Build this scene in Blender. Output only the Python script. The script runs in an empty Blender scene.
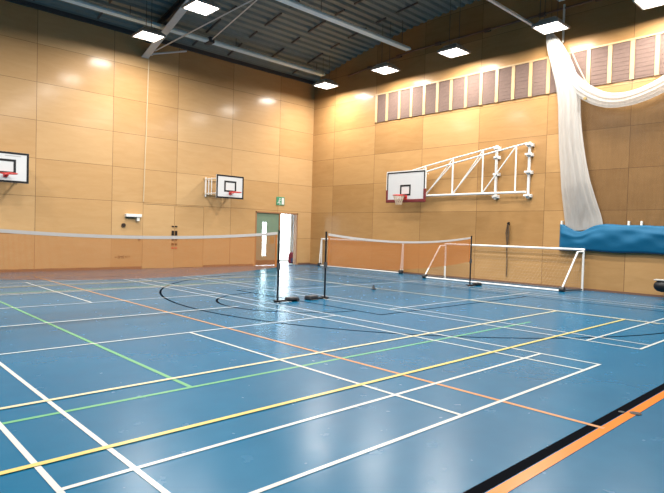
import bpy, bmesh, math, random
from mathutils import Vector, Matrix
random.seed(7)
S = bpy.context.scene
COL = S.collection
PI = math.pi

# ------------------------------------------------------------------ materials
def new_mat(name):
    m = bpy.data.materials.new(name); m.use_nodes = True
    nt = m.node_tree
    return m, nt, nt.nodes['Principled BSDF']

def plain(name, rgb, rough=.5, metal=0., coat=0., noise=.06, scale=6., spec=.5):
    m, nt, b = new_mat(name)
    b.inputs['Roughness'].default_value = rough
    b.inputs['Metallic'].default_value = metal
    b.inputs['Coat Weight'].default_value = coat
    b.inputs['Specular IOR Level'].default_value = spec
    tc = nt.nodes.new('ShaderNodeTexCoord')
    n = nt.nodes.new('ShaderNodeTexNoise'); n.inputs['Scale'].default_value = scale; n.inputs['Detail'].default_value = 3
    mr = nt.nodes.new('ShaderNodeMapRange'); mr.inputs['To Min'].default_value = 1 - noise; mr.inputs['To Max'].default_value = 1 + noise
    mix = nt.nodes.new('ShaderNodeMix'); mix.data_type = 'RGBA'; mix.blend_type = 'MULTIPLY'
    mix.inputs['Factor'].default_value = 1
    mix.inputs['A'].default_value = (*rgb, 1)
    nt.links.new(tc.outputs['Object'], n.inputs['Vector'])
    nt.links.new(n.outputs['Fac'], mr.inputs['Value'])
    nt.links.new(mr.outputs['Result'], mix.inputs['B'])
    nt.links.new(mix.outputs['Result'], b.inputs['Base Color'])
    return m

def math_node(nt, op, a, b=None, clamp=False):
    n = nt.nodes.new('ShaderNodeMath'); n.operation = op; n.use_clamp = clamp
    for i, v in enumerate((a, b)):
        if v is None: continue
        if isinstance(v, (int, float)): n.inputs[i].default_value = v
        else: nt.links.new(v, n.inputs[i])
    return n.outputs[0]

def plywood(name, axis, u_off, u_pitch, z_pitch, light, dark, seams=True):
    """Lacquered birch plywood sheets: seams, sheet-to-sheet tone, grain along the sheet."""
    m, nt, b = new_mat(name)
    L = nt.links.new
    tc = nt.nodes.new('ShaderNodeTexCoord')
    sp = nt.nodes.new('ShaderNodeSeparateXYZ'); L(tc.outputs['Object'], sp.inputs[0])
    u = sp.outputs[axis]; z = sp.outputs['Z']
    us = math_node(nt, 'DIVIDE', math_node(nt, 'SUBTRACT', u, u_off), u_pitch)
    zs = math_node(nt, 'DIVIDE', z, z_pitch)
    uf, zf = math_node(nt, 'FLOOR', us), math_node(nt, 'FLOOR', zs)
    cid = nt.nodes.new('ShaderNodeCombineXYZ'); L(uf, cid.inputs[0]); L(zf, cid.inputs[1])
    wn = nt.nodes.new('ShaderNodeTexWhiteNoise'); wn.noise_dimensions = '3D'; L(cid.outputs[0], wn.inputs['Vector'])
    # grain coordinates: stretched along the sheet, shifted per sheet
    gv = nt.nodes.new('ShaderNodeCombineXYZ')
    L(math_node(nt, 'ADD', math_node(nt, 'MULTIPLY', u, .55), math_node(nt, 'MULTIPLY', wn.outputs['Value'], 37.)), gv.inputs[0])
    L(math_node(nt, 'MULTIPLY', z, 2.6), gv.inputs[1])
    n1 = nt.nodes.new('ShaderNodeTexNoise'); n1.inputs['Scale'].default_value = 1.6; n1.inputs['Detail'].default_value = 7; n1.inputs['Distortion'].default_value = 1.2
    L(gv.outputs[0], n1.inputs['Vector'])
    n2 = nt.nodes.new('ShaderNodeTexNoise'); n2.inputs['Scale'].default_value = 14; n2.inputs['Detail'].default_value = 5
    L(gv.outputs[0], n2.inputs['Vector'])
    t = math_node(nt, 'ADD', math_node(nt, 'MULTIPLY', n1.outputs['Fac'], .55),
                  math_node(nt, 'ADD', math_node(nt, 'MULTIPLY', n2.outputs['Fac'], .2), math_node(nt, 'MULTIPLY', wn.outputs['Value'], .5)))
    mr = nt.nodes.new('ShaderNodeMapRange'); mr.inputs['From Min'].default_value = .25; mr.inputs['From Max'].default_value = 1.0
    L(t, mr.inputs['Value'])
    cm = nt.nodes.new('ShaderNodeMix'); cm.data_type = 'RGBA'
    cm.inputs['A'].default_value = (*light, 1); cm.inputs['B'].default_value = (*dark, 1)
    L(mr.outputs['Result'], cm.inputs['Factor'])
    out = cm.outputs['Result']
    if seams:
        du = math_node(nt, 'MULTIPLY', math_node(nt, 'PINGPONG', us, .5), u_pitch)
        dz = math_node(nt, 'MULTIPLY', math_node(nt, 'PINGPONG', zs, .5), z_pitch)
        su = math_node(nt, 'LESS_THAN', du, .008); sz = math_node(nt, 'LESS_THAN', dz, .007)
        sm = math_node(nt, 'MULTIPLY', math_node(nt, 'MAXIMUM', su, sz), .72)
        c2 = nt.nodes.new('ShaderNodeMix'); c2.data_type = 'RGBA'
        L(sm, c2.inputs['Factor']); L(out, c2.inputs['A']); c2.inputs['B'].default_value = (.09, .045, .02, 1)
        out = c2.outputs['Result']
    L(out, b.inputs['Base Color'])
    b.inputs['Roughness'].default_value = .45
    b.inputs['Specular IOR Level'].default_value = .15
    b.inputs['Coat Weight'].default_value = .22; b.inputs['Coat Roughness'].default_value = .16
    bp = nt.nodes.new('ShaderNodeBump'); bp.inputs['Strength'].default_value = .05; bp.inputs['Distance'].default_value = .02
    L(n1.outputs['Fac'], bp.inputs['Height']); L(bp.outputs['Normal'], b.inputs['Normal'])
    return m

def floor_mat(name, rgb_a, rgb_b):
    m, nt, b = new_mat(name); L = nt.links.new
    tc = nt.nodes.new('ShaderNodeTexCoord')
    n = nt.nodes.new('ShaderNodeTexNoise'); n.inputs['Scale'].default_value = .45; n.inputs['Detail'].default_value = 6; n.inputs['Distortion'].default_value = .6
    n2 = nt.nodes.new('ShaderNodeTexNoise'); n2.inputs['Scale'].default_value = 4.; n2.inputs['Detail'].default_value = 5
    L(tc.outputs['Object'], n.inputs['Vector']); L(tc.outputs['Object'], n2.inputs['Vector'])
    t = math_node(nt, 'ADD', math_node(nt, 'MULTIPLY', n.outputs['Fac'], .7), math_node(nt, 'MULTIPLY', n2.outputs['Fac'], .3))
    mr = nt.nodes.new('ShaderNodeMapRange'); mr.inputs['From Min'].default_value = .35; mr.inputs['From Max'].default_value = .65
    L(t, mr.inputs['Value'])
    cm = nt.nodes.new('ShaderNodeMix'); cm.data_type = 'RGBA'
    cm.inputs['A'].default_value = (*rgb_a, 1); cm.inputs['B'].default_value = (*rgb_b, 1)
    L(mr.outputs['Result'], cm.inputs['Factor']); L(cm.outputs['Result'], b.inputs['Base Color'])
    rr = nt.nodes.new('ShaderNodeMapRange'); rr.inputs['To Min'].default_value = .22; rr.inputs['To Max'].default_value = .30
    L(n2.outputs['Fac'], rr.inputs['Value']); L(rr.outputs['Result'], b.inputs['Roughness'])
    b.inputs['Specular IOR Level'].default_value = .17
    return m
    bp = nt.nodes.new('ShaderNodeBump'); bp.inputs['Strength'].default_value = .04; bp.inputs['Distance'].default_value = .02
    n3 = nt.nodes.new('ShaderNodeTexNoise'); n3.inputs['Scale'].default_value = 9.; n3.inputs['Detail'].default_value = 2
    L(tc.outputs['Object'], n3.inputs['Vector']); L(n3.outputs['Fac'], bp.inputs['Height']); L(bp.outputs['Normal'], b.inputs['Normal'])
    return m

def paint(name, rgb):
    m = plain(name, tuple(c * .52 for c in rgb), rough=.26, noise=.05, scale=3., spec=.3)
    return m

def emit(name, rgb, strength):
    m = bpy.data.materials.new(name); m.use_nodes = True; nt = m.node_tree
    nt.nodes.remove(nt.nodes['Principled BSDF'])
    e = nt.nodes.new('ShaderNodeEmission'); e.inputs['Color'].default_value = (*rgb, 1); e.inputs['Strength'].default_value = strength
    nt.links.new(e.outputs[0], nt.nodes['Material Output'].inputs[0])
    return m

def mesh_cloth(name, rgb, opacity):
    """Fine knitted netting: a translucent thread seen with the holes between."""
    m = bpy.data.materials.new(name); m.use_nodes = True; nt = m.node_tree
    nt.nodes.remove(nt.nodes['Principled BSDF'])
    d = nt.nodes.new('ShaderNodeBsdfDiffuse'); d.inputs['Color'].default_value = (*rgb, 1)
    t = nt.nodes.new('ShaderNodeBsdfTranslucent'); t.inputs['Color'].default_value = (*rgb, 1)
    mx = nt.nodes.new('ShaderNodeMixShader'); mx.inputs[0].default_value = .4
    tr = nt.nodes.new('ShaderNodeBsdfTransparent')
    mo = nt.nodes.new('ShaderNodeMixShader')
    tc = nt.nodes.new('ShaderNodeTexCoord')
    n = nt.nodes.new('ShaderNodeTexNoise'); n.inputs['Scale'].default_value = 5.; n.inputs['Detail'].default_value = 4
    mp = nt.nodes.new('ShaderNodeMapping'); mp.inputs['Scale'].default_value = (3., 3., .35)
    mr = nt.nodes.new('ShaderNodeMapRange'); mr.inputs['From Min'].default_value = .3; mr.inputs['From Max'].default_value = .7
    mr.inputs['To Min'].default_value = opacity * .92; mr.inputs['To Max'].default_value = min(1, opacity * 1.08)
    L = nt.links.new
    L(tc.outputs['Object'], mp.inputs['Vector']); L(mp.outputs[0], n.inputs['Vector']); L(n.outputs['Fac'], mr.inputs['Value'])
    L(d.outputs[0], mx.inputs[1]); L(t.outputs[0], mx.inputs[2])
    L(mr.outputs['Result'], mo.inputs[0]); L(tr.outputs[0], mo.inputs[1]); L(mx.outputs[0], mo.inputs[2])
    L(mo.outputs[0], nt.nodes['Material Output'].inputs[0])
    return m

def glass(name):
    m = bpy.data.materials.new(name); m.use_nodes = True; nt = m.node_tree
    nt.nodes.remove(nt.nodes['Principled BSDF'])
    tr = nt.nodes.new('ShaderNodeBsdfTransparent'); tr.inputs['Color'].default_value = (.93, .97, .96, 1)
    g = nt.nodes.new('ShaderNodeBsdfGlossy'); g.inputs['Roughness'].default_value = .02
    f = nt.nodes.new('ShaderNodeFresnel'); f.inputs['IOR'].default_value = 1.45
    mx = nt.nodes.new('ShaderNodeMixShader')
    nt.links.new(f.outputs[0], mx.inputs[0]); nt.links.new(tr.outputs[0], mx.inputs[1]); nt.links.new(g.outputs[0], mx.inputs[2])
    nt.links.new(mx.outputs[0], nt.nodes['Material Output'].inputs[0])
    return m

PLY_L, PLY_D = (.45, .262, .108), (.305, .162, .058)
M = dict(
    ply_left_lit=plywood('lacquered birch plywood', 'Y', -2.0, 2.497, 1.2366, (.515, .332, .162), (.405, .234, .097)),  # same plywood as the right wall, lightened to stand for stronger light
    ply_right_dim=plywood('lacquered birch plywood back', 'X', 3.97, 2.505, 1.2266, PLY_L, PLY_D),  # same plywood, darkened to stand for the weaker light on this wall
    ply_door=plywood('plywood door face', 'Y', -7.045, 1.285, 2.43, (.515, .332, .162), (.405, .234, .097), seams=False),  # door faces share the left wall's lightened tone
    timber=plain('pale softwood batten', (.44, .29, .14), .45, noise=.1),
    skirting=plain('dark brown skirting', (.15, .075, .045), .5),
    floor=floor_mat('blue sports floor', (.002, .073, .150), (.003, .087, .174)),
    white_line=paint('white court paint', (.78, .80, .78)),
    cream_line=paint('cream court paint', (.80, .74, .52)),
    yellow_line=paint('yellow court paint', (.80, .66, .24)),
    green_line=paint('green court paint', (.16, .50, .27)),
    orange_line=paint('orange court paint', (.95, .24, .010)),
    pale_orange=paint('pale orange court paint', (.72, .35, .16)),
    black_line=plain('black court paint', (.004, .0045, .006), .6, spec=0.),
    deck=plain('dark steel roof decking', (.165, .205, .20), .5, metal=.1, noise=.2, scale=.7),
    steel=plain('grey painted steel', (.56, .57, .57), .45, noise=.08),
    dark_steel=plain('dark grey steel', (.05, .052, .055), .5),
    pale_panel=plain('pale blue grey enamel', (.66, .84, .92), .45),
    white=plain('white powder coat', (.66, .655, .64), .4),
    charcoal=plain('dark unseen wall to cut bounce', (.05, .05, .055), .8),  # invented dark colour for unseen walls, keeps bounce light off the upper walls
    wall_paint=plain('beige pipe paint', (.52, .40, .25), .5),
    offwhite=plain('cream white plastic', (.74, .72, .66), .45),
    board=plain('white backboard', (.56, .57, .585), .35, noise=.03),
    black=plain('black plastic', (.006, .007, .009), .45, spec=.25),
    rubber=plain('black rubber', (.02, .02, .022), .6),
    red=plain('red enamel', (.55, .035, .03), .4),
    dark_red=plain('dark red pad', (.13, .008, .014), .5),
    white_cord=plain('white cord', (.42, .33, .24), .8),
    net_cord=plain('orange brown netting cord', (.47, .155, .03), .8),
    tape=plain('white net tape', (.46, .42, .395), .7),
    green_door=plain('sage green door', (.15, .22, .155), .4, noise=.05),
    frame_wood=plain('brown door frame', (.30, .15, .07), .45),
    kick=plain('dark kick plate', (.05, .05, .045), .4, metal=.3),
    bronze=plain('dark bronze', (.03, .018, .012), .4, metal=.3),
    lobby_wall=plain('white lobby plaster', (.82, .80, .84), .7),
    lobby_floor=plain('pale lobby floor', (.5, .62, .62), .3),
    paving=plain('pale paving', (.68, .68, .67), .8),
    acoustic=plain('brown grey acoustic weave', (.125, .078, .062), .85, noise=.25, scale=14.),
    blue=plain('blue vinyl', (.001, .085, .18), .6, noise=.06, scale=3., spec=.25),
    lamp=emit('lamp diffuser', (1., .955, .88), 203.),
    housing=plain('grey lamp housing', (.34, .33, .31), .45, metal=.1),
    exit_green=plain('exit sign green', (.05, .24, .13), .4),
    net_white=mesh_cloth('white division netting gathered', (.60, .58, .555), .66),
    net_thin=mesh_cloth('white division netting single', (.15, .095, .055), .44),
    glass=glass('clear glass'),
    navy=plain('navy cloth', (.02, .025, .08), .8),
    maroon=plain('maroon cloth', (.22, .015, .03), .8),
    rope=plain('brown rope', (.085, .05, .025), .9),
    grey_print=plain('grey print', (.30, .31, .32), .6),
    dark_print=plain('dark brown print', (.07, .03, .02), .6),
    notice=plain('brown notice card', (.24, .17, .06), .6),
)

# ------------------------------------------------------------------ mesh helpers
class MB:
    def __init__(s): s.v = []; s.f = []; s.mi = []
    def add(s, vs, fs, mi=0):
        o = len(s.v); s.v += [tuple(v) for v in vs]; s.f += [tuple(i + o for i in f) for f in fs]; s.mi += [mi] * len(fs)
    def box(s, x0, x1, y0, y1, z0, z1, mi=0):
        x0, x1 = sorted((x0, x1)); y0, y1 = sorted((y0, y1)); z0, z1 = sorted((z0, z1))
        v = [(x, y, z) for x in (x0, x1) for y in (y0, y1) for z in (z0, z1)]
        s.add(v, [(0, 1, 3, 2), (4, 6, 7, 5), (0, 4, 5, 1), (2, 3, 7, 6), (0, 2, 6, 4), (1, 5, 7, 3)], mi)
    def bar(s, a, b, w, h=None, mi=0, up=(0, 0, 1)):
        """rectangular bar between two points"""
        h = w if h is None else h
        a, b = Vector(a), Vector(b); d = (b - a).normalized(); u = Vector(up)
        if abs(d.dot(u)) > .98: u = Vector((1, 0, 0))
        r = d.cross(u).normalized(); t = r.cross(d).normalized()
        vs = []
        for p in (a, b):
            for i, j in ((-1, -1), (1, -1), (1, 1), (-1, 1)):
                vs.append(p + r * (i * w / 2) + t * (j * h / 2))
        s.add(vs, [(3, 2, 1, 0), (4, 5, 6, 7), (0, 1, 5, 4), (1, 2, 6, 5), (2, 3, 7, 6), (3, 0, 4, 7)], mi)
    def tube(s, pts, r, n=8, mi=0, closed=False, cap=True):
        pts = [Vector(p) for p in pts]; N = len(pts)
        rs = r if isinstance(r, (list, tuple)) else [r] * N
        prev = None; vs = []
        for i, p in enumerate(pts):
            if closed: d = pts[(i + 1) % N] - pts[i - 1]
            else: d = pts[min(i + 1, N - 1)] - pts[max(i - 1, 0)]
            d.normalize()
            if prev is None:
                u = Vector((0, 0, 1)) if abs(d.z) < .9 else Vector((1, 0, 0))
                u = (u - d * u.dot(d)).normalized()
            else: u = (prev - d * prev.dot(d)).normalized()
            prev = u; w = d.cross(u)
            for k in range(n):
                a = 2 * PI * k / n; vs.append(p + (u * math.cos(a) + w * math.sin(a)) * rs[i])
        fs = []
        for i in range(N if closed else N - 1):
            j = (i + 1) % N
            for k in range(n): fs.append((i * n + k, i * n + (k + 1) % n, j * n + (k + 1) % n, j * n + k))
        if cap and not closed:
            fs.append(tuple(range(n - 1, -1, -1))); fs.append(tuple((N - 1) * n + k for k in range(n)))
        s.add(vs, fs, mi)
    def prism(s, poly, axis, a, b, mi=0):
        """extrude a 2D polygon along an axis: axis 'x' poly in (y,z); 'y' poly in (x,z); 'z' poly in (x,y)"""
        def P(p, t): return {'x': (t, p[0], p[1]), 'y': (p[0], t, p[1]), 'z': (p[0], p[1], t)}[axis]
        n = len(poly); vs = [P(p, a) for p in poly] + [P(p, b) for p in poly]
        fs = [tuple(range(n)), tuple(range(2 * n - 1, n - 1, -1))] + [(i, i + n, (i + 1) % n + n, (i + 1) % n) for i in range(n)]
        s.add(vs, fs, mi)
    def grid(s, rows, mi=0, closed=False):
        n = len(rows[0]); vs = [v for r in rows for v in r]; fs = []
        for i in range(len(rows) - 1):
            for k in range(n if closed else n - 1):
                k2 = (k + 1) % n; fs.append((i * n + k, i * n + k2, (i + 1) * n + k2, (i + 1) * n + k))
        s.add(vs, fs, mi)
    def build(s, name, mats, parent=None, smooth=False, bevel=0, loc=None):
        """vertices are given in world space; the parent's location is taken off"""
        me = bpy.data.meshes.new(name)
        off = Vector(loc) if loc is not None else Vector((0, 0, 0))
        base = world_of(parent) if parent else Vector((0, 0, 0))
        o = bpy.data.objects.new(name, me)
        if loc is None and parent is None: off = Vector((0, 0, 0))
        if loc is None and parent is not None: off = base
        me.from_pydata([tuple(Vector(v) - off) for v in s.v], [], s.f)
        for m in (mats if isinstance(mats, (list, tuple)) else [mats]): me.materials.append(m)
        for p, i in zip(me.polygons, s.mi): p.material_index = i; p.use_smooth = smooth
        bm = bmesh.new(); bm.from_mesh(me); bmesh.ops.recalc_face_normals(bm, faces=bm.faces[:]); bm.to_mesh(me); bm.free()
        me.update()
        COL.objects.link(o)
        if parent: o.parent = parent
        o.location = off - base
        if bevel:
            b = o.modifiers.new('bevel', 'BEVEL'); b.width = bevel; b.segments = 2; b.limit_method = 'ANGLE'
        return o

def world_of(o):
    v = Vector((0, 0, 0))
    while o is not None: v += o.location; o = o.parent
    return v

def tag(o, label=None, cat=None, group=None, kind=None):
    if label: o['label'] = label
    if cat: o['category'] = cat
    if group: o['group'] = group
    if kind: o['kind'] = kind
    return o

def thing(name, loc, label, cat, group=None):
    o = bpy.data.objects.new(name, None); COL.objects.link(o); o.location = loc; o.empty_display_size = .1
    return tag(o, label, cat, group)

def copy_tree(o, parent=None):
    c = o.copy(); COL.objects.link(c)
    if parent: c.parent = parent
    for ch in list(o.children): copy_tree(ch, c)
    return c

def struct(mb, name, mats, label=None, **k):
    return tag(mb.build(name, mats, **k), label=label, kind='structure')

# ------------------------------------------------------------------ room
RX, RY = 20.4, -26.0                       # width (x) and length (y) of the hall
def roof(x): return 10.0 - .0132 * (x - 10.2) ** 2

b = MB(); b.box(-.2, RX, RY, .02, -.2, 0)
FLOOR = struct(b, 'floor', M['floor'])

# left wall (x = 0): solid slabs around the two openings
D1 = (-3.22, -.82, 2.40)                   # lobby doors
D2 = (-8.33, -5.76, 2.43)                  # storeroom doors
EAVE = roof(0) + .04
b = MB()
for y0, y1, z0, z1 in ((RY, D2[0], 0, EAVE), (D2[0], D2[1], D2[2], EAVE), (D2[1], D1[0], 0, EAVE), (D1[0], D1[1], D1[2], EAVE), (D1[1], .2, 0, EAVE)):
    b.box(-.2, 0, y0, y1, z0, z1)
struct(b, 'wall_left', M['ply_left_lit'])
# right wall (y = 0) up to the arched roof
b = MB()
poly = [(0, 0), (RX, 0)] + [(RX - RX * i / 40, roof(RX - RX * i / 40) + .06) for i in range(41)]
b.prism(poly, 'y', 0, .2); struct(b, 'wall_right', M['ply_right_dim'])
b = MB(); b.prism(poly, 'y', RY - .2, RY); struct(b, 'wall_rear', M['charcoal'])
b = MB(); b.box(RX, RX + .2, RY, 0, 0, EAVE); struct(b, 'wall_camera_side', M['charcoal'])

# ceiling: trapezoidal steel decking over an arch, ribs running along y
b = MB()
prof = []
pitch = .34; x = -.1
while x < RX + .1:
    for dx, dz in ((0, 0), (.13, 0), (.17, .085), (.30, .085)):
        xx = min(x + dx, RX + .12); prof.append((xx, roof(xx) + dz))
    x += pitch
poly = prof + [(RX + .12, roof(RX) + .3), (RX / 2, roof(RX / 2) + .3), (-.1, roof(0) + .3)]
top = [(xx, roof(xx) + .25) for xx in [RX + .12 - (RX + .22) * i / 40 for i in range(41)]]
b.prism(prof + top, 'y', RY - .15, .15)
CEIL = struct(b, 'ceiling', M['deck'])
b = MB(); b.box(.0, .09, RY, 0, EAVE - .16, EAVE - .02); struct(b, 'trim_1', M['dark_steel'], 'dark eaves channel along the top of the left wall')

# curved roof rafters and the knee brace seen at the left
def arch_beam(mb, y, x0, x1, w, h, drop):
    n = 24; rows = []
    for i in range(n + 1):
        xx = x0 + (x1 - x0) * i / n; zt = roof(xx) - drop
        rows.append([(xx, y - w / 2, zt - h), (xx, y + w / 2, zt - h), (xx, y + w / 2, zt), (xx, y - w / 2, zt)])
    mb.grid(rows, closed=True)
for y in (-8.3, -16.6):
    b = MB(); arch_beam(b, y, .1, RX - .1, .20, .03, .02); arch_beam(b, y, .1, RX - .1, .03, .24, .02); arch_beam(b, y, .1, RX - .1, .20, .03, .27)
    struct(b, 'ceiling_beam', M['dark_steel'])
b = MB(); b.bar((.02, -8.38, 7.82), (3.4, -8.38, 8.98), .26, .03); b.bar((.02, -8.38, 7.90), (3.4, -8.38, 9.06), .03, .14)
for i in range(16):
    t = .18 + i * .046
    b.bar((3.4 * t - .03, -8.50, 7.80 + 1.16 * t), (3.4 * t - .03, -8.26, 7.80 + 1.16 * t), .02, .02)
BRACE = struct(b, 'ceiling_brace', M['steel'], 'pale grey steel brace rising from left wall to roof')
# dark bridging rods below the decking
b = MB()
for y in (-1.6, -3.3, -5.0, -6.6, -10.2, -12.2):
    xs = [.3 + i * .5 for i in range(40)]
    for i, xx in enumerate(xs):
        if (i * 7 + int(-y * 10)) % 5 in (0, 1, 2): b.bar((xx, y, roof(xx) - .05), (xx + .5, y, roof(xx + .5) - .05), .05, .05)
struct(b, 'ceiling_bridging', M['dark_steel'])

# skirting
b = MB(); b.box(0, .02, RY, D2[0] - .01, 0, .09); b.box(0, .02, D2[1] + .01, D1[0] - .06, 0, .09); b.box(0, .02, D1[1] + .06, 0, 0, .09)
struct(b, 'baseboard_left', M['skirting'])
b = MB(); b.box(.02, RX, -.02, 0, 0, .06); struct(b, 'baseboard_right', M['skirting'])

# storeroom doors (door_2): two flush plywood leaves with dark furniture either side of the joint
b = MB(); b.box(-.06, -.004, D2[0] + .012, -7.049, .01, D2[2] - .012)
DOOR2 = struct(b, 'door_2', M['ply_door'], 'pair of flush plywood storeroom doors in left wall')
b = MB(); b.box(-.06, -.004, -7.037, D2[1] - .012, .01, D2[2] - .012); b.build('door_leaf', M['ply_door'], DOOR2)
b = MB(); b.box(-.2, -.07, D2[0], D2[1], 0, D2[2]); b.build('door_stop', M['dark_steel'], DOOR2)
for dy in (-7.115, -6.975):
    for z, hh, m in ((1.62, .05, 'bronze'), (1.36, .19, 'bronze'), (1.12, .09, 'bronze'), (.93, .09, 'bronze'), (.78, .05, 'red')):
        b = MB(); b.box(-.004, .03, dy - .045, dy + .045, z - hh / 2, z + hh / 2)
        o = b.build('lock_plate', M[m], DOOR2, bevel=.006)
    b = MB(); b.tube([(.03, dy, 1.36), (.07, dy, 1.36)], .015); b.bar((.07, dy, 1.42), (.07, dy, 1.30), .025); b.build('door_handle', M['bronze'], DOOR2)

# lobby doors (door_1): green leaf shut, right-hand leaf folded away outside
y0, y1, zt = D1
b = MB()
for yy in ((y0, y0 + .06), (y1 - .06, y1)): b.box(-.21, .012, yy[0], yy[1], 0, zt)
b.box(-.21, .012, y0, y1, zt - .06, zt)
b.box(-.16, .0, -1.90, -1.82, .0, zt - .06)
DOOR1 = struct(b, 'door_1', M['frame_wood'], 'sage green lobby door with bright open doorway beside it')
v0, v1, vz0, vz1 = -2.80, -2.55, .42, 1.93
b = MB()
for a in ((y0 + .06, v0, .02, zt - .06), (v1, -1.90, .02, zt - .06), (v0, v1, .02, vz0), (v0, v1, vz1, zt - .06)): b.box(-.10, -.05, *a)
LEAF = b.build('door_leaf', M['green_door'], DOOR1)
b = MB(); b.box(-.08, -.07, v0, v1, vz0, vz1); b.build('vision_panel', M['glass'], LEAF)
b = MB(); b.box(-.05, -.044, y0 + .07, -1.91, .03, .24); b.build('kick_plate', M['kick'], LEAF)
b = MB(); b.box(-.05, -.046, -2.36, -2.14, .98, 1.30); b.build('notice', M['notice'], LEAF)
b = MB(); b.tube([(-.05, -1.99, .95), (.0, -1.99, .95), (.0, -1.99, 1.25), (-.05, -1.99, 1.25)], .012); b.build('door_handle', M['steel'], LEAF)
b = MB(); b.box(-.27, -.225, y1 - .0, y1 + 1.0, .02, zt - .06); b.build('door_leaf', M['green_door'], DOOR1)

# lobby behind the doors: white walls, glazed outer wall, daylight
b = MB(); b.box(-2.7, -.2, -5.2, 1.12, -.2, -.002); struct(b, 'floor_lobby', M['lobby_floor'])
b = MB(); b.box(-2.7, -.2, -5.2, 1.12, 2.75, 2.9); struct(b, 'ceiling_lobby', M['lobby_wall'])
b = MB(); b.box(-2.7, -.2, .97, 1.12, 0, 2.75); b.box(-2.7, -.2, -5.2, -5.05, 0, 2.75); struct(b, 'wall_lobby', M['lobby_wall'])
b = MB()
for yy in (-5.05, -3.05, -1.05, .91): b.box(-2.7, -2.62, yy, yy + .06, 0, 2.75)
b.box(-2.7, -2.62, -5.05, .97, 0, .06); b.box(-2.7, -2.62, -5.05, .97, 2.69, 2.75)
W = struct(b, 'window_1', M['white'], 'glazed outer wall of the bright lobby')
b = MB(); b.box(-2.665, -2.655, -5.05, .97, .06, 2.69); b.build('pane', M['glass'], W)
b = MB(); b.box(-40, -2.72, -30, 40, -.3, -.06); struct(b, 'ground', M['paving'])

# ------------------------------------------------------------------ court markings (painted strips on the floor)
LZ = [0.0008]
def strip(mb, a, c, w):
    LZ[0] += .00012; z = LZ[0]; a, c = Vector((*a, 0)), Vector((*c, 0)); d = (c - a).normalized(); n = Vector((-d.y, d.x, 0)) * w / 2
    e = d * w / 2
    vs = [a - e - n, c + e - n, c + e + n, a - e + n]
    mb.add([(v.x, v.y, z) for v in vs], [(0, 1, 2, 3)])
def rect(mb, x0, x1, y0, y1, w):
    strip(mb, (x0, y0), (x1, y0), w); strip(mb, (x0, y1), (x1, y1), w); strip(mb, (x0, y0), (x0, y1), w); strip(mb, (x1, y0), (x1, y1), w)
def arc(mb, cx, cy, r, a0, a1, w, n=48):
    LZ[0] += .00012; z = LZ[0]; rows = []
    for i in range(n + 1):
        a = math.radians(a0 + (a1 - a0) * i / n); c, s = math.cos(a), math.sin(a)
        rows.append([(cx + c * (r - w / 2), cy + s * (r - w / 2), z), (cx + c * (r + w / 2), cy + s * (r + w / 2), z)])
    mb.grid(rows)
def marking(mb, name, mat):
    mb.build(name, M[mat], FLOOR); LZ[0] += .0001
CX = 10.37                                  # the net line
b = MB(); strip(b, (17.96, RY + .5), (17.96, -.6), .085); 
strip(b, (CX - 7.6, RY + .5), (CX - 7.6, -9.), .05)
yb = -3.5
for sgn in (-1, 1): strip(b, (10.3 + sgn * 2.47, yb), (10.3 + sgn * 2.47, -9.3), .05)
strip(b, (10.3 - 2.47, -9.32), (10.3 + 2.47, -9.32), .05)
arc(b, 10.3, -9.32, 1.8, 180, 360, .05)
arc(b, 10.3, -5.08, 6.78, 180, 360, .05)
for sgn in (-1, 1): strip(b, (10.3 + sgn * 6.78, -5.08), (10.3 + sgn * 6.78, yb), .05)
strip(b, (4.0, yb), (17.96, yb), .04)
marking(b, 'basketball_marking', 'black_line')
b = MB(); strip(b, (5.85, -21.6), (14.93, -21.6), .05); strip(b, (5.85, -21.6), (5.85, -7.6), .05); strip(b, (14.93, -21.6), (14.93, -7.6), .05); strip(b, (5.85, -14.56), (14.93, -14.56), .05)
marking(b, 'green_court_marking', 'green_line')
b = MB(); strip(b, (18.055, RY + .4), (18.055, -.55), .085); marking(b, 'orange_side_marking', 'orange_line')
b = MB(); strip(b, (1.9, -12.5), (18.02, -12.5), .05); strip(b, (1.9, RY + .4), (1.9, -.55), .05); marking(b, 'orange_centre_marking', 'pale_orange')
for cy, s in ((-13.16, .0), (-5.55, 0.)):
    b = MB(); x0, x1 = CX - 6.72, 17.11
    w = .040
    rect(b, x0, x1, cy - 3.05, cy + 3.05, w)
    for sg in (-1, 1): strip(b, (x0, cy + sg * 2.59), (x1, cy + sg * 2.59), w)
    for xx in (x0 + .76, x1 - .76, CX - 1.99, CX + 1.99): strip(b, (xx, cy - 3.05), (xx, cy + 3.05), w)
    strip(b, (x0, cy), (CX - 1.99, cy), w); strip(b, (CX + 1.99, cy), (x1, cy), w)
    marking(b, 'badminton_marking', 'white_line')
b = MB(); strip(b, (10.4, -21.6), (10.4, -11.), .045); strip(b, (6.29, -21), (6.29, -9.5), .045); marking(b, 'centre_marking', 'white_line')
b = MB(); strip(b, (14.54, -21.), (14.54, -5.63), .055); strip(b, (6.1, -21), (6.1, -5.63), .05); strip(b, (4.7, -5.63), (16.5, -5.63), .055); marking(b, 'cream_court_marking', 'cream_line')
b = MB(); strip(b, (15.9, -21.), (15.9, -5.63), .055); strip(b, (4.7, -21), (4.7, -5.63), .05)
marking(b, 'yellow_court_marking', 'yellow_line')

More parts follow.
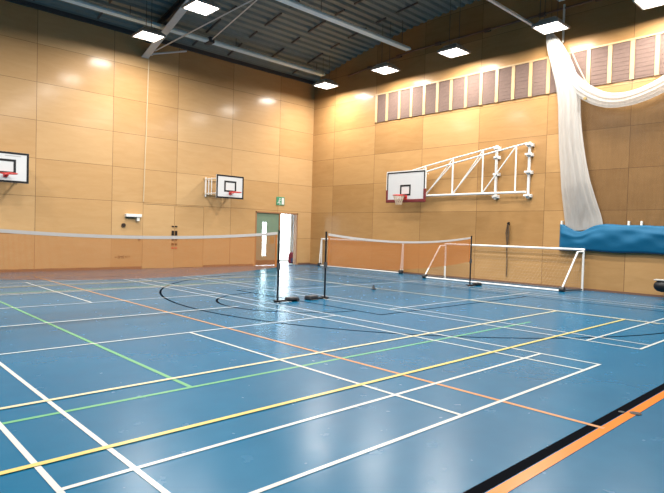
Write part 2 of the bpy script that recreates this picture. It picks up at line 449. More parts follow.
# ------------------------------------------------------------------ ceiling lights
def make_light(loc, label, group):
    x, y, z = loc
    t = thing('ceiling_light', loc, label, 'light', group)
    h = .36
    b = MB(); b.box(x - h, x + h, y - h, y + h, z - .012, z + .004, 1); b.mi[4] = 0; b.build('diffuser', [M['lamp'], M['housing']], t)
    b = MB(); rows = []
    for s, dz in ((h + .05, -.03), (h + .05, .03), (h * .72, .16), (h * .70, .20)):
        rows.append([(x - s, y - s, z + dz), (x + s, y - s, z + dz), (x + s, y + s, z + dz), (x - s, y + s, z + dz)])
    b.grid(rows, closed=True); b.add(rows[-1], [(0, 1, 2, 3)])
    ri = [(x - h - .005, y - h - .005), (x + h + .005, y - h - .005), (x + h + .005, y + h + .005), (x - h - .005, y + h + .005)]
    b.grid([rows[0], [(px, py, z - .03) for px, py in ri], [(px, py, z + .01) for px, py in ri]], closed=True)
    b.build('housing', M['housing'], t)
    zr = roof(x)
    for sx in (-1, 1):
        b = MB(); b.tube([(x + sx * .2, y, z + .2), (x + sx * .2, y, zr)], .008, 6); b.build('hanger', M['dark_steel'], t)
    return t
LXS = (2.1, 5.5, 8.62, 12.05, 14.85, 18.3)
lab = {(0, 1): 'square ceiling light at top left beside the pale steel brace', (1, 1): 'square ceiling light at the top edge, second along from the left wall',
       (0, 0): 'square ceiling light nearest the room corner', (1, 0): 'square ceiling light just below the end of the pale strip on the right wall',
       (2, 0): 'square ceiling light near the right wall, midway along the brown-grey panels', (3, 0): 'square ceiling light directly above the white netting bundle',
       (4, 0): 'square ceiling light cut off by the top right corner of picture'}
for i, lx in enumerate(LXS):
    for j, ly in enumerate((-1.2, -9.2, -17.2)):
        L_ = lab.get((i, j), 'added square fill light between the lamp rows, beyond the picture edge')
        make_light((lx, ly, 7.9), L_, 'square ceiling lights')
for lx, ly in ((12.05, -5.2), (14.85, -5.2), (8.62, -13.2), (14.85, -13.2)):  # extra lamps out of view, added to brighten the left wall
    make_light((lx, ly, 7.9), 'added square fill light between the lamp rows, beyond the picture edge', 'square ceiling lights')

# ------------------------------------------------------------------ ceiling strips, rods, rail, conduits
for nm, (x, z, y1), lb in (('a', (1.42, 8.53, -.75), 'pale grey radiant strip under the roof nearest the left wall'),
                           ('b', (6.0, 8.72, -.45), 'pale grey radiant strip under the roof ending above the right wall panels'),
                           ('c', (12.0, 8.98, -.3), 'pale grey strip end at the top edge above the netting bundle')):
    t = thing('radiant_strip', (x, y1, z), lb, 'ceiling heater', 'pale strips hung under the roof')
    b = MB(); w = .13
    b.prism([(x - w, z), (x + w, z), (x + w, z + .06), (x + w * .6, z + .12), (x - w * .6, z + .12), (x - w, z + .06)], 'y', RY + .6, y1)
    b.build('panel', M['pale_panel'], t)
    for k in range(6):
        yy = y1 - .4 - k * 4.2
        b = MB(); b.tube([(x, yy, z + .12), (x, yy, roof(x))], .012, 6); b.build('hanger', M['dark_steel'], t)
    if nm == 'a':
        b = MB(); b.box(x - .2, x + .2, -6.62, -6.42, z - .05, z + .14); b.build('clamp', M['dark_steel'], t)
b = MB(); b.tube([(.22, -8.08, 8.10), (.4, -8.05, 8.12), (5.83, -7.44, 8.66)], .025, 6)
struct(b, 'ceiling_tie', M['white'], 'thin white tie rod rising from left wall bracket to ceiling strip')
b = MB()
A, B2 = Vector((1.63, -6.52, 8.60)), Vector((5.86, -7.38, 8.68))
b.tube([A, B2], .022, 6); struct(b, 'ceiling_tie', M['white'], 'second thin tie rod from dark clamp up to the same ceiling strip end')
t = thing('wall_conduit', (.05, -8.27, 8.0), 'thin cream vertical pipe on left wall above the storeroom doors', 'pipe')
b = MB(); b.tube([(.03, -8.22, 8.1), (.03, -8.27, 5.4), (.03, -8.33, 2.5)], .02, 8); b.build('pipe', M['wall_paint'], t)
b = MB(); b.tube([(.05, -8.15, 8.0), (.5, -6.95, 8.3)], .035, 8); b.build('arm', M['white'], t)
b = MB(); b.box(0, .12, -8.3, -8.1, 7.95, 8.18); b.build('bracket', M['white'], t)
t = thing('wall_conduit', (6, -.05, 8.83), 'dark cable conduit high along the right wall behind the lights', 'pipe')
b = MB(); b.tube([(2.3, -.06, 8.5), (5.9, -.06, 8.82), (14.9, -.06, 8.84)], .035, 8); b.build('pipe', M['skirting'], t)
for xx in (3.6, 5.2, 7.1, 9.2, 11.2, 13.0):
    zc = 8.5 + .32 * min(1, (xx - 2.3) / 3.6)
    b = MB(); b.box(xx - .12, xx + .12, -.10, 0, zc - .05, zc + .06); b.build('bracket', M['skirting'], t)
b = MB(); b.tube([(11.93, -.07, 7.75), (11.93, -.07, 8.95)], .035, 8)
tag(b.build('wall_pole', M['offwhite']), 'short cream vertical pole on right wall behind the netting top', 'pole')

# ------------------------------------------------------------------ brown-grey wall panels under the light line
xs = [4.03, 4.62, 5.28, 5.89, 6.52, 7.14, 7.76, 8.40, 9.02, 9.64, 10.25, 10.87, 11.48, 12.11, 12.74, 13.36, 13.98, 14.63, 15.26]
ordn = ['first', 'second', 'third', 'fourth', 'fifth', 'sixth', 'seventh', 'eighth', 'ninth', 'tenth', 'eleventh', 'twelfth', 'thirteenth', 'fourteenth', 'fifteenth', 'sixteenth', 'seventeenth', 'eighteenth']
Z0, Z1 = 6.24, 7.36
for i in range(18):
    a, c = xs[i] + .06, xs[i + 1] - .06
    extra = {0: 'nearest the room corner', 13: 'just behind the netting bundle'}.get(i, 'counted from the room corner')
    b = MB(); b.box(a, c, -.03, -.001, Z0, Z1)
    for k in range(9):
        z = Z0 + .06 + k * .125; b.box(a + .01, c - .01, -.036, -.03, z, z + .07)
    tag(b.build('acoustic_panel', M['acoustic'], loc=((a + c) / 2, 0, Z0)), f'{ordn[i]} tall brown-grey panel high on right wall, {extra}', 'wall panel', 'brown-grey panels along the right wall')
b = MB()
for xx in xs: b.box(xx - .058, xx + .058, -.05, -.001, Z0 - .005, Z1 + .005)
b.box(xs[0] - .06, xs[-1] + .06, -.06, -.001, Z1 + .005, Z1 + .06)
struct(b, 'trim_2', M['timber'], 'pale timber battens framing the brown-grey panels')

# ------------------------------------------------------------------ basketball goals
def ring_net(mb, c, r, h, n=12, th=.006):
    """strands of a short basketball net hanging from the ring"""
    lv = [(0, r), (.33, r * .8), (.66, r * .6), (1, r * .5)]
    for k in range(n):
        pts = []; pts2 = []
        for q, (t, rr) in enumerate(lv):
            a = 2 * PI * (k + .5 * q) / n; a2 = 2 * PI * (k - .5 * q) / n
            pts.append((c[0] + rr * math.cos(a), c[1] + rr * math.sin(a), c[2] - h * t))
            pts2.append((c[0] + rr * math.cos(a2), c[1] + rr * math.sin(a2), c[2] - h * t))
        mb.tube(pts, th, 5); mb.tube(pts2, th, 5)

def board_parts(root, face, ax, c, w, h, inner, border, pads=False):
    """backboard in a plane. ax='x': faces +x, spans y; ax='y': faces -y, spans x. c=(along, z) of centre"""
    def bx(mb, u0, u1, z0, z1, d0, d1):
        if ax == 'x': mb.box(face - d1, face - d0, c[0] + u0, c[0] + u1, c[1] + z0, c[1] + z1)
        else: mb.box(c[0] + u0, c[0] + u1, face + d0, face + d1, c[1] + z0, c[1] + z1)
    def frame(mb, u0, u1, z0, z1, t, d0, d1):
        bx(mb, u0, u1, z0, z0 + t, d0, d1); bx(mb, u0, u1, z1 - t, z1, d0, d1)
        bx(mb, u0, u0 + t, z0 + t, z1 - t, d0, d1); bx(mb, u1 - t, u1, z0 + t, z1 - t, d0, d1)
    m = MB(); bx(m, -w / 2, w / 2, -h / 2, h / 2, 0, .03); B = m.build('backboard', M['board'], root)
    m = MB(); frame(m, -w / 2 + .002, w / 2 - .002, -h / 2 + .002, h / 2 - .002, border, -.004, 0); tag(m.build('border', M['black'], B), 'black border')
    iw, ih, iz = inner
    m = MB(); frame(m, -iw / 2, iw / 2, iz, iz + ih, .068, -.004, 0); tag(m.build('target_square', M['black'], B), 'black target square')
    return B

def side_hoop(yc, label, text):
    """practice goal on the left wall: board faces +x, 1 m off the wall"""
    fx = 1.0; zc = 3.25; w, h = 1.27, .92
    t = thing('basketball_goal', (0, yc, 2.8), label, 'basketball hoop', 'basketball goals')
    B = board_parts(t, fx, 'x', (yc, zc), w, h, (.56, .44, -.2), .062)
    if text:
        m = MB()
        m.box(fx, fx + .003, yc - .02, yc + .42, zc + .335, zc + .355)
        m.build('faint_print', M['grey_print'], B)
    m = MB(); rx = fx + .16 + .225; zr = 3.03
    m.tube([(rx + .225 * math.cos(a), yc + .225 * math.sin(a), zr) for a in [2 * PI * k / 24 for k in range(24)]], .016, 8, closed=True)
    m.box(fx, fx + .17, yc - .05, yc + .05, zr - .02, zr + .015); m.box(fx, fx + .02, yc - .06, yc + .06, zr - .09, zr + .03)
    m.bar((fx + .02, yc - .04, zr - .08), (fx + .2, yc - .04, zr - .02), .02); m.bar((fx + .02, yc + .04, zr - .08), (fx + .2, yc + .04, zr - .02), .02)
    tag(m.build('ring', M['red'], t), 'red ring')
    for sg in (-1, 1):
        y = yc + sg * .56; m = MB()
        for z in (3.56, 2.98): m.tube([(.03, y, z), (fx - .03, y, z)], .022, 8)
        for xx in (.06, .30, .52, .93): m.tube([(xx, y, 2.92), (xx, y, 3.60)], .02, 8)
        m.bar((.06, y, 2.86), (.06, y, 3.64), .05)
        m.build('side_frame', M['white'], t)
    m = MB(); m.bar((.03, yc - .62, 3.56), (.03, yc + .62, 3.56), .06, .1); m.bar((.03, yc - .62, 2.98), (.03, yc + .62, 2.98), .06, .1)
    m.build('wall_rail', M['timber'], t)
    m = MB(); m.tube([(fx - .05, yc - .56, 3.27), (fx - .05, yc + .56, 3.27)], .02, 8); m.build('cross_tube', M['white'], t)
    return t
side_hoop(-13.08, 'white basketball backboard with red ring cut off by the left picture edge', True)
side_hoop(-5.19, 'small white basketball backboard with red ring left of the green door', False)

# folded match goal on the right wall
t = thing('basketball_goal', (9.8, 0, 3.0), 'large white basketball backboard with red pads on white folding frame, right wall', 'basketball hoop', 'basketball goals')
fy = -.62; bc = (6.2, 3.42); bw, bh = 1.86, 1.14
B = board_parts(t, fy, 'y', bc, bw, bh, (.52, .42, -.36), .05)
m = MB()
hw, hh = bw / 2, bh / 2
for u0, u1, z0, z1 in ((-hw - .03, hw + .03, -hh - .05, -hh + .07), (-hw - .035, -hw + .05, -hh + .07, -.12), (hw - .05, hw + .035, -hh + .07, -.12)):
    m.box(bc[0] + u0, bc[0] + u1, fy - .03, fy + .05, bc[1] + z0, bc[1] + z1)
tag(m.build('edge_pad', M['dark_red'], B, bevel=.015), 'dark red edge padding')
m = MB(); m.box(bc[0] - hw - .03, bc[0] + hw + .03, fy + .0, fy + .035, bc[1] + hh, bc[1] + hh + .04); m.box(bc[0] + hw, bc[0] + hw + .04, fy, fy + .035, bc[1] - .12, bc[1] + hh); m.box(bc[0] - hw - .04, bc[0] - hw, fy, fy + .035, bc[1] - .12, bc[1] + hh)
m.build('board_frame', M['white'], B)
zr = 3.05; ry = fy - .15 - .225
m = MB(); m.tube([(bc[0] + .225 * math.cos(a), ry + .225 * math.sin(a), zr) for a in [2 * PI * k / 24 for k in range(24)]], .018, 8, closed=True)
m.box(bc[0] - .08, bc[0] + .08, fy - .16, fy - .004, zr - .04, zr + .018); m.box(bc[0] - .1, bc[0] + .1, fy - .03, fy - .004, zr - .16, zr + .03)
R_ = tag(m.build('ring', M['red'], t), 'red ring')
m = MB(); ring_net(m, (bc[0], ry, zr), .22, .36, th=.009); m.build('ring_net', M['white_cord'], R_)
def truss(y, xs_, xp):
    """triangulated arm: joints along the bottom chord, hinged on the wall post at xp"""
    m = MB(); zb = 3.06; xe = xs_[0]
    def zt(x): return 3.96 + (4.66 - 3.96) * ((x - xe) / (xp - xe)) ** .9
    m.tube([(xe, y, zb), (xp, y, zb)], .036, 8)
    m.tube([(x, y, zt(x)) for x in list(xs_) + [xp]], .027, 8)
    for x in xs_: m.tube([(x, y, zb), (x, y, zt(x))], .026, 8)
    for k in range(len(xs_) - 1): m.tube([(xs_[k], y, zb), (xs_[k + 1], y, zt(xs_[k + 1]))], .022, 8)
    m.build('truss', M['white'], t)
truss(-.20, (5.60, 6.84, 8.07, 9.30), 9.78)
truss(-.30, (6.88, 8.12, 9.36, 10.60), 10.98)
for px_, ty in ((9.78, -.20), (10.98, -.30)):
    m = MB(); m.bar((px_, -.12, 2.86), (px_, -.12, 4.72), .07)
    m.build('wall_post', M['white'], t)
    for z in (2.95, 3.72, 4.3, 4.62):
        m = MB(); m.box(px_ - .10, px_ + .10, -.15, 0, z - .055, z + .055); m.box(px_ - .07, px_ + .07, ty - .03, -.1, z - .03, z + .03)
        m.build('hinge_bracket', M['white'], t, bevel=.01)
m = MB()
for z in (3.06, 3.9):
    for x in (5.9, 6.95): m.bar((x, -.20, z), (x, fy + .04, z), .04)
m.bar((5.6, fy + .06, 3.06), (7.1, fy + .06, 3.06), .05); m.bar((5.6, fy + .06, 3.85), (7.1, fy + .06, 3.85), .05)
m.build('board_bracket', M['white'], t)

# ------------------------------------------------------------------ badminton nets and posts
def bad_net(ya, yb, sag, label, seamy):
    x = 10.31; n = 24; H = .76; tape_h = .055
    def ztop(s): return 1.535 - sag * 4 * s * (1 - s)
    t = thing('badminton_net', (x, ya, .76), label, 'net', 'badminton nets')
    def y(s): return ya + (yb - ya) * s
    m = MB()
    rows = []
    for i in range(n + 1):
        s = i / n; z = ztop(s)
        rows.append([(x - .006, y(s), z), (x + .006, y(s), z), (x + .006, y(s), z - tape_h), (x - .006, y(s), z - tape_h)])
    m.grid(rows, closed=True); m.build('top_tape', M['tape'], t)
    m = MB(); L = abs(yb - ya); k = int(L / .0165); d = .0023
    for i in range(k + 1):
        s = i / k; z = ztop(s); m.box(x - d / 2, x + d / 2, y(s) - d, y(s) + d, z - H, z - tape_h)
    q = int((H - tape_h) / .0165)
    for j in range(q + 1):
        dz = tape_h + (H - tape_h) * j / q
        rows = []
        for i in range(n + 1):
            s = i / n; z = ztop(s) - dz
            rows.append([(x - d / 2, y(s), z - d), (x + d / 2, y(s), z - d), (x + d / 2, y(s), z + d), (x - d / 2, y(s), z + d)])
        m.grid(rows, closed=True)
    m.build('netting', M['net_cord'], t)
    for s in (0.004, .996):
        m = MB(); m.box(x - .007, x + .007, y(s) - .015, y(s) + .015, ztop(s) - H, ztop(s) - tape_h); m.build('end_tape', M['net_cord'], t)
    return t
bad_net(-16.06, -9.97, .13, 'badminton net with white tape across the left half of the hall', 0)
bad_net(-8.46, -2.42, .16, 'badminton net with white tape on the court by the right wall', 0)

def bad_post(y, foot, label):
    x = 10.31; t = thing('badminton_post', (x, y, 0), label, 'net post', 'badminton posts')
    m = MB(); m.tube([(x, y, .05), (x, y, 1.56)], .022, 10); m.tube([(x, y, 1.56), (x, y, 1.575)], .027, 10); m.build('pole', M['black'], t)
    m = MB(); m.bar((x, y - foot * .08, .03), (x, y + foot * .52, .03), .07, .035); m.bar((x - .12, y, .03), (x + .12, y, .03), .06, .035); m.build('base', M['black'], t, bevel=.01)
    m = MB(); m.box(x - .085, x + .085, y + foot * .26, y + foot * .54, .03, .10); m.build('counterweight', M['rubber'], t, bevel=.02)
    m = MB(); m.tube([(x - .10, y + foot * .5, .04), (x + .10, y + foot * .5, .04)], .04, 12); m.build('wheel', M['rubber'], t)
    m = MB(); m.bar((x, y, .72), (x, y, .86), .06); m.build('cleat', M['dark_steel'], t)
    return t
bad_post(-9.92, 1, 'black badminton post in front of the green door, weighted foot pointing right')
bad_post(-8.53, -1, 'black badminton post at corner end of the right net, foot pointing left')
bad_post(-2.36, 1, 'black badminton post standing before the wide football goal')
bad_post(-16.12, -1, 'black badminton post at the far left net end, outside the picture')

# ------------------------------------------------------------------ football goals
def goal(x0, x1, yf, yb_, dx, h, label):
    t = thing('football_goal', ((x0 + x1) / 2, yf, 0), label, 'football goal', 'small football goals')
    r = .033
    for x in (x0, x1):
        m = MB(); m.tube([(x, yf, .0), (x, yf, h)], r, 10); m.build('post', M['white'], t)
        m = MB(); m.tube([(x, yf, h - .06), (x + dx * .35, yf + (yb_ - yf) * .25, h - .07), (x + dx, yb_, .05)], .026, 8); m.build('stay', M['white'], t)
        m = MB(); m.tube([(x, yf, .04), (x + dx, yb_, .04)], .024, 8); m.build('side_bar', M['dark_steel'], t)
        m = MB(); m.tube([(x + dx - .05, yb_, .075), (x + dx + .09, yb_, .075)], .075, 12); m.build('wheel', M['rubber'], t)
    m = MB(); m.tube([(x0 - r, yf, h), (x1 + r, yf, h)], r, 10); m.build('crossbar', M['white'], t)
    m = MB(); m.tube([(x0 + dx, yb_, .035), (x1 + dx, yb_, .03)], .028, 8); m.build('ground_bar', M['white'], t)
    # net: back slope and sides
    m = MB(); d = .0012
    A = lambda x, s: (x + dx * s, yf + (yb_ - yf) * s, (h - .05) * (1 - s) + .04 * s - .10 * math.sin(PI * s))
    k = int((x1 - x0) / .11); n = 8
    for i in range(k + 1):
        x = x0 + (x1 - x0) * i / k; m.tube([A(x, j / n) for j in range(n + 1)], d, 4, cap=False)
    for j in range(13):
        s = j / 12; m.tube([A(x0 + (x1 - x0) * i / 12, s) for i in range(13)], d, 4, cap=False)
    for x in (x0, x1):
        for j in range(1, 12):
            s = j / 12; p = A(x, s); m.tube([(x, yf, p[2]), p], d, 4, cap=False)
        for j in range(1, 10):
            s = j / 10; p = A(x, s); m.tube([(p[0], p[1], .04), p], d, 4, cap=False)
    m.build('netting', M['white_cord'], t)
    return t
goal(7.93, 12.92, -.30, -1.25, -.22, 1.25, 'wide white football goal below the folded basketball frame')
goal(1.05, 5.86, -.22, -.34, 0.0, 1.25, 'white football goal in the room corner behind the right net')

# ------------------------------------------------------------------ division curtain, its rail and its blue skirt
t = thing('curtain_rail', (11.5, -.4, 8.1), 'thin grey curtain rail under the roof ending at the netting bundle', 'rail')
b = MB(); b.box(11.46, 11.54, RY + .5, -.35, 8.06, 8.12); b.build('track', M['steel'], t)
for k in range(7):
    yy = -.8 - 4 * k; b = MB(); b.tube([(11.5, yy, 8.12), (11.5, yy, roof(11.5))], .01, 6); b.build('hanger', M['dark_steel'], t)

CT = thing('divider_curtain', (12.2, -.3, 1.2), 'white netting divider curtain bunched against right wall with blue vinyl foot', 'curtain')
def pleated(path, halfw, depth, pleats, n=72):
    """a gathered bundle: closed pleated section swept along path [(x,y,z)], half widths, in the local cross direction"""
    m = MB(); rows = []
    N = len(path)
    for i in range(N):
        p = Vector(path[i]); d = (Vector(path[min(i + 1, N - 1)]) - Vector(path[max(i - 1, 0)])).normalized()
        side = d.cross(Vector((0, 1, 0))).normalized(); out = Vector((0, -1, 0))
        row = []
        for k in range(n):
            a = 2 * PI * k / n
            rip = 1 + .09 * math.sin(pleats * a + .35 * math.sin(i * .5)) + .07 * math.sin(2.3 * pleats * a + i * .2)
            row.append(tuple(p + side * (halfw[i] * math.cos(a) * (1 + .05 * math.sin(pleats * a))) + out * (depth[i] * math.sin(a) * rip)))
        rows.append(row)
    m.grid(rows, closed=True)
    return m
def interp(keys, n):
    out = []
    for i in range(n + 1):
        t_ = i / n * (len(keys) - 1); k = min(int(t_), len(keys) - 2); f = t_ - k
        f0 = keys[max(k - 1, 0)]; a = keys[k]; c = keys[k + 1]; f3 = keys[min(k + 2, len(keys) - 1)]
        out.append(tuple(.5 * (2 * a[j] + (c[j] - f0[j]) * f + (2 * f0[j] - 5 * a[j] + 4 * c[j] - f3[j]) * f * f + (3 * a[j] - f0[j] - 3 * c[j] + f3[j]) * f ** 3) for j in range(len(a))))
    return out
# keys: x centre, z, half width, depth
K = interp([(11.58, 8.05, .10, .08), (11.75, 7.65, .22, .12), (11.98, 7.1, .29, .15), (12.18, 6.5, .33, .17), (12.29, 5.9, .33, .17), (12.34, 5.2, .33, .17), (12.42, 4.4, .36, .17), (12.54, 3.6, .40, .17), (12.68, 2.8, .47, .14), (12.82, 2.05, .54, .08), (12.85, 1.85, .52, .06)], 60)
m = pleated([(k[0], -.30 + .15 * max(0, min(1, (3.2 - k[1]) / 1.0)), k[1]) for k in K], [k[2] for k in K], [k[3] for k in K], 13)
m.build('gathered_netting', M['net_white'], CT, smooth=True)
K = interp([(12.12, 6.95, .16, .10), (12.42, 6.42, .20, .11), (12.85, 5.98, .22, .11), (13.4, 5.68, .21, .11), (14.0, 5.62, .20, .11), (14.6, 5.75, .20, .11), (15.2, 6.05, .21, .11), (15.9, 6.6, .20, .1), (16.4, 7.2, .16, .1)], 48)
m = pleated([(k[0], -.34, k[1]) for k in K], [k[2] for k in K], [k[3] for k in K], 11)
m.build('netting_swag', M['net_white'], CT, smooth=True)
rows = []
for i in range(41):
    x = 12.4 + (16.6 - 12.4) * i / 40
    zt_ = 5.62 + .33 * (x - 13.9) ** 2 * (.55 if x > 13.9 else 1.0)
    rows.append([(x + .12 * math.sin(j * .5 + i * .3) * j / 20, -.06 - .03 * math.sin(i * 1.3 + j * .15), zt_ + (1.95 - zt_) * j / 20) for j in range(21)])
m = MB(); m.grid(rows); m.build('hanging_netting', M['net_thin'], CT, smooth=True)
# blue skirt: folded vinyl band on hooks
def skirt():
    m = MB(); rows = []; n = 90
    x0, x1 = 12.06, 19.6
    for i in range(n + 1):
        x = x0 + (x1 - x0) * i / n
        dip = .17 * math.exp(-((x - 12.72) / .33) ** 2) + .02 * math.sin(x * 3.1)
        zt_ = 2.03 - dip - .015 * (1 - math.cos((x - 12.1) * 5.2)); zb = 1.20 + .012 * math.sin(x * 4.)
        e = min(1, (x - x0) / .12)
        row = []
        for k in range(25):
            s = k / 24
            if s < .12: a = s / .12; row.append((x, -.06 - (.16 * a) * e, zt_ - .02 * a))
            elif s < .84:
                a = (s - .12) / .72; z = zt_ - .02 + (zb + .05 - zt_) * a
                fold = .020 * math.sin(4.2 * x + 6.5 * a + 1.2 * math.sin(1.3 * x)) + .008 * math.sin(9 * x - 9 * a) + .03 * math.exp(-((a - .25 - .1 * math.sin(x * 1.7)) / .08) ** 2)
                row.append((x, -.06 - e * (.16 + .07 * math.sin(PI * a)) - fold * e * math.sin(PI * min(1, a * 1.15)), z))
            else:
                a = (s - .84) / .16; row.append((x, -.06 - (.16 * (1 - a)) * e, zb + .03 * (1 - a)))
        rows.append(row)
    m.grid(rows); m.add(rows[0], [tuple(range(25))]); m.add(rows[-1], [tuple(range(25))])
    return m
m = skirt(); tag(m.build('blue_skirt', M['blue'], CT, smooth=True), 'blue vinyl foot of the curtain')
for xx in (12.12, 14.08, 14.42, 15.4, 17.0):
    m = MB(); m.box(xx - .025, xx + .025, -.10, -.0, 2.0, 2.13); m.build('hook', M['offwhite'], CT)
m = MB(); m.tube([(12.28, -.3, 7.45), (12.52, -.3, 6.88), (12.84, -.3, 6.22)], .018, 6); m.build('pull_cord', M['white_cord'], CT)
m = MB(); m.tube([(12.86, -.5, 5.78), (12.86, -.46, 5.78)], .05, 10); m.build('cord_eyelet', M['notice'], CT)

# ------------------------------------------------------------------ small things on the walls
t = thing('wall_shelf', (0, -8.72, 1.9), 'small white bracketed box on left wall beside the storeroom doors', 'wall box')
b = MB(); b.box(0, .16, -9.02, -8.43, 1.92, 2.03); b.build('shelf', M['white'], t, bevel=.01)
b = MB(); b.box(0, .12, -8.60, -8.50, 1.78, 1.92); b.build('bracket', M['offwhite'], t)
b = MB(); b.box(0, .10, -8.96, -8.68, 1.885, 1.92); b.build('under_shadow', M['dark_steel'], t)  # dark slab standing in for the shadow below the shelf
b = MB(); b.tube([(0, -9.06, 1.61), (.05, -9.06, 1.61)], .075, 20)
tag(b.build('wall_socket', M['bronze']), 'round dark fitting on left wall below the white box', 'wall fitting')
b = MB(); b.tube([(0, -8.45, 1.09), (.03, -8.45, 1.09)], .04, 16)
tag(b.build('wall_button', M['frame_wood']), 'tiny brown button on left wall below the net tape', 'wall fitting')
# illegible dark lettering low on the plywood (a dash and a short word)
t = thing('wall_lettering', (0, -9.05, .45), 'small dark illegible lettering low on left wall', 'lettering')
b = MB(); b.box(.0, .004, -9.36, -9.29, .435, .455)
for k, (w_, h_) in enumerate(((.05, .10), (.045, .08), (.05, .08), (.02, .11), (.05, .08), (.03, .10), (.045, .08))):
    y_ = -9.24 + k * .066
    b.box(.0, .004, y_, y_ + .014, .40, .40 + h_); b.box(.0, .004, y_ + .014, y_ + w_, .40 + h_ - .02, .40 + h_)
    if k % 2 == 0: b.box(.0, .004, y_ + w_ - .01, y_ + w_, .40, .40 + h_)
b.build('letters', M['black'], t)
# exit sign: running figure, arrow and door in white on green
t = thing('exit_sign', (0, -1.88, 2.9), 'green and white emergency exit sign above the lobby doors', 'sign')
b = MB(); b.box(0, .03, -2.11, -1.65, 2.72, 3.10); b.build('plate', M['exit_green'], t, bevel=.01)
b = MB(); X0, X1 = .03, .034
b.box(X0, X1, -1.82, -1.69, 2.76, 3.06)
b.tube([(X0, -1.93, 3.02), (X1, -1.93, 3.02)], .03, 12)
for a, c in (((-1.94, 2.98), (-1.97, 2.88)), ((-1.97, 2.88), (-1.91, 2.82)), ((-1.91, 2.82), (-1.93, 2.75)), ((-1.97, 2.88), (-2.04, 2.82)), ((-2.04, 2.82), (-2.08, 2.80)), ((-1.94, 2.97), (-1.87, 2.93)), ((-1.95, 2.97), (-2.02, 2.94))):
    b.bar((X0 + .002, *a), (X0 + .002, *c), .004, .035, up=(0, 1, .3))
b.build('pictogram', M['white'], t)
# rope on a hook, right wall
t = thing('wall_rope', (10.27, 0, 2.0), 'dark rope coiled on a hook, hanging down right wall behind the goal', 'rope')
b = MB(); b.box(10.24, 10.30, -.06, 0, 1.98, 2.08); b.tube([(10.27, -.05, 2.02), (10.27, -.11, 2.0), (10.27, -.12, 2.05)], .015, 6); b.build('hook', M['black'], t)
b = MB()
for k in range(4):
    w_ = .02 + .009 * k; zc = 1.62 + .02 * k
    b.tube([(10.27 + w_ * math.cos(a) + .006 * k, -.08 - .012 * k, zc + (.38 - .02 * k) * math.sin(a)) for a in [2 * PI * i / 20 for i in range(20)]], .014, 6, closed=True)
b.tube([(10.26, -.09, 1.95), (10.22, -.10, 1.7), (10.30, -.11, 1.45), (10.26, -.09, 1.25), (10.28, -.07, .7), (10.27, -.06, .22)], .022, 6)
b.build('cord', M['rope'], t)

# ------------------------------------------------------------------ things on the floor
t = thing('padded_bench', (15.6, -.7, 0), 'black padded bench end at right picture edge below the blue curtain foot', 'bench')
b = MB(); xa, xb, yc, zc, r = 14.96, 17.0, -.62, .36, .165
pts = [(xa + .0, yc, zc), (xa + .03, yc, zc), (xa + .09, yc, zc), (xa + .2, yc, zc), (xb - .1, yc, zc), (xb, yc, zc)]
b.tube(pts, [.05, .10, .145, r, r, .1], 20); b.build('cushion', M['black'], t, smooth=True)
b = MB(); b.box(xa + .02, xb - .05, yc - .13, yc + .13, zc + .145, zc + .18); b.build('top_strip', M['housing'], t, bevel=.01)
for xx in (15.32, 16.7):
    b = MB(); b.box(xx - .06, xx + .06, yc - .15, yc + .15, 0, zc - .1); b.build('leg', M['rubber'], t)
t = thing('floor_marker', (9.48, -5.91, 0), 'tiny dark cone lying alone on the court in front of the right net', 'cone')
b = MB(); b.tube([(9.48, -5.91, 0), (9.48, -5.91, .02)], .07, 12); b.build('base', M['rubber'], t)
b = MB(); b.tube([(9.48, -5.91, .02), (9.48, -5.91, .13)], [.045, .02], 12); b.build('cone', M['dark_steel'], t)
b = MB(); b.tube([(18.08, -11.86, 0), (18.08, -11.86, .006)], .05, 16)
tag(b.build('floor_socket', M['black']), 'small dark cap on the floor beside the orange line', 'floor cap')
b = MB(); b.tube([(17.985, -11.93, .004), (17.985, -11.93, .008)], .028, 14)
tag(b.build('floor_socket', M['black']), 'tiny dark cap on the floor between black and orange lines', 'floor cap')
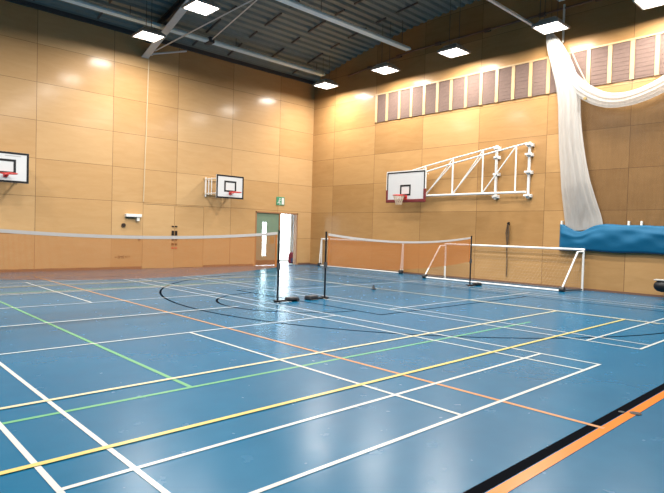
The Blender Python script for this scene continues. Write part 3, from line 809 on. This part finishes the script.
# backpack in the lobby
t = thing('backpack', (-1.0, -.32, 0), 'maroon and navy backpack on the floor inside the bright doorway', 'bag')
b = MB()
rows = []
for z, w_, d_ in ((0, .14, .09), (.06, .18, .13), (.25, .19, .14), (.42, .17, .12), (.52, .11, .08), (.55, .03, .02)):
    rows.append([(-1.0 + d_ * math.cos(a), -.32 + w_ * math.sin(a), z) for a in [2 * PI * k / 16 for k in range(16)]])
b.grid(rows, closed=True); b.add(rows[0], [tuple(range(16))]); b.build('body', M['maroon'], t, smooth=True)
b = MB(); b.box(-.90, -.80, -.45, -.19, .04, .26); b.build('front_pocket', M['navy'], t, bevel=.03)
b = MB(); b.tube([(-1.0, -.36, .53), (-1.0, -.35, .60), (-1.0, -.29, .60), (-1.0, -.28, .53)], .012, 6); b.build('handle', M['navy'], t)

# ------------------------------------------------------------------ world, camera, view
w = bpy.data.worlds.new('overcast sky'); S.world = w; w.use_nodes = True
bg = w.node_tree.nodes['Background']; bg.inputs['Color'].default_value = (.93, .96, 1., 1); bg.inputs['Strength'].default_value = 10.0

cam = bpy.data.cameras.new('camera'); co = bpy.data.objects.new('camera', cam); COL.objects.link(co)
FPX, YAW, PIT, ROL = 548.206, .8125067, -.0257999, .0280440
fwd = Vector((-math.sin(YAW) * math.cos(PIT), math.cos(YAW) * math.cos(PIT), math.sin(PIT)))
r0 = Vector((math.cos(YAW), math.sin(YAW), 0)); u0 = r0.cross(fwd)
r = r0 * math.cos(ROL) + u0 * math.sin(ROL); u = -r0 * math.sin(ROL) + u0 * math.cos(ROL)
mw = Matrix((( r.x, u.x, -fwd.x, 19.73415), (r.y, u.y, -fwd.y, -17.26126), (r.z, u.z, -fwd.z, 1.56056), (0, 0, 0, 1)))
co.matrix_world = mw
cam.sensor_width = 36; cam.lens = 36 * FPX / 664; cam.clip_start = .05; cam.clip_end = 300
S.camera = co
S.view_settings.view_transform = 'Standard'; S.view_settings.look = 'None'; S.view_settings.gamma = 1
S.view_settings.use_curve_mapping = False; S.view_settings.exposure = 0
try:
    S.cycles.use_denoising = True; S.cycles.max_bounces = 8; S.cycles.transparent_max_bounces = 16
    S.cycles.sample_clamp_indirect = 2.5; S.cycles.sample_clamp_direct = 12.0; S.cycles.use_adaptive_sampling = False; S.cycles.blur_glossy = 1.0; S.cycles.caustics_reflective = False
except Exception: pass
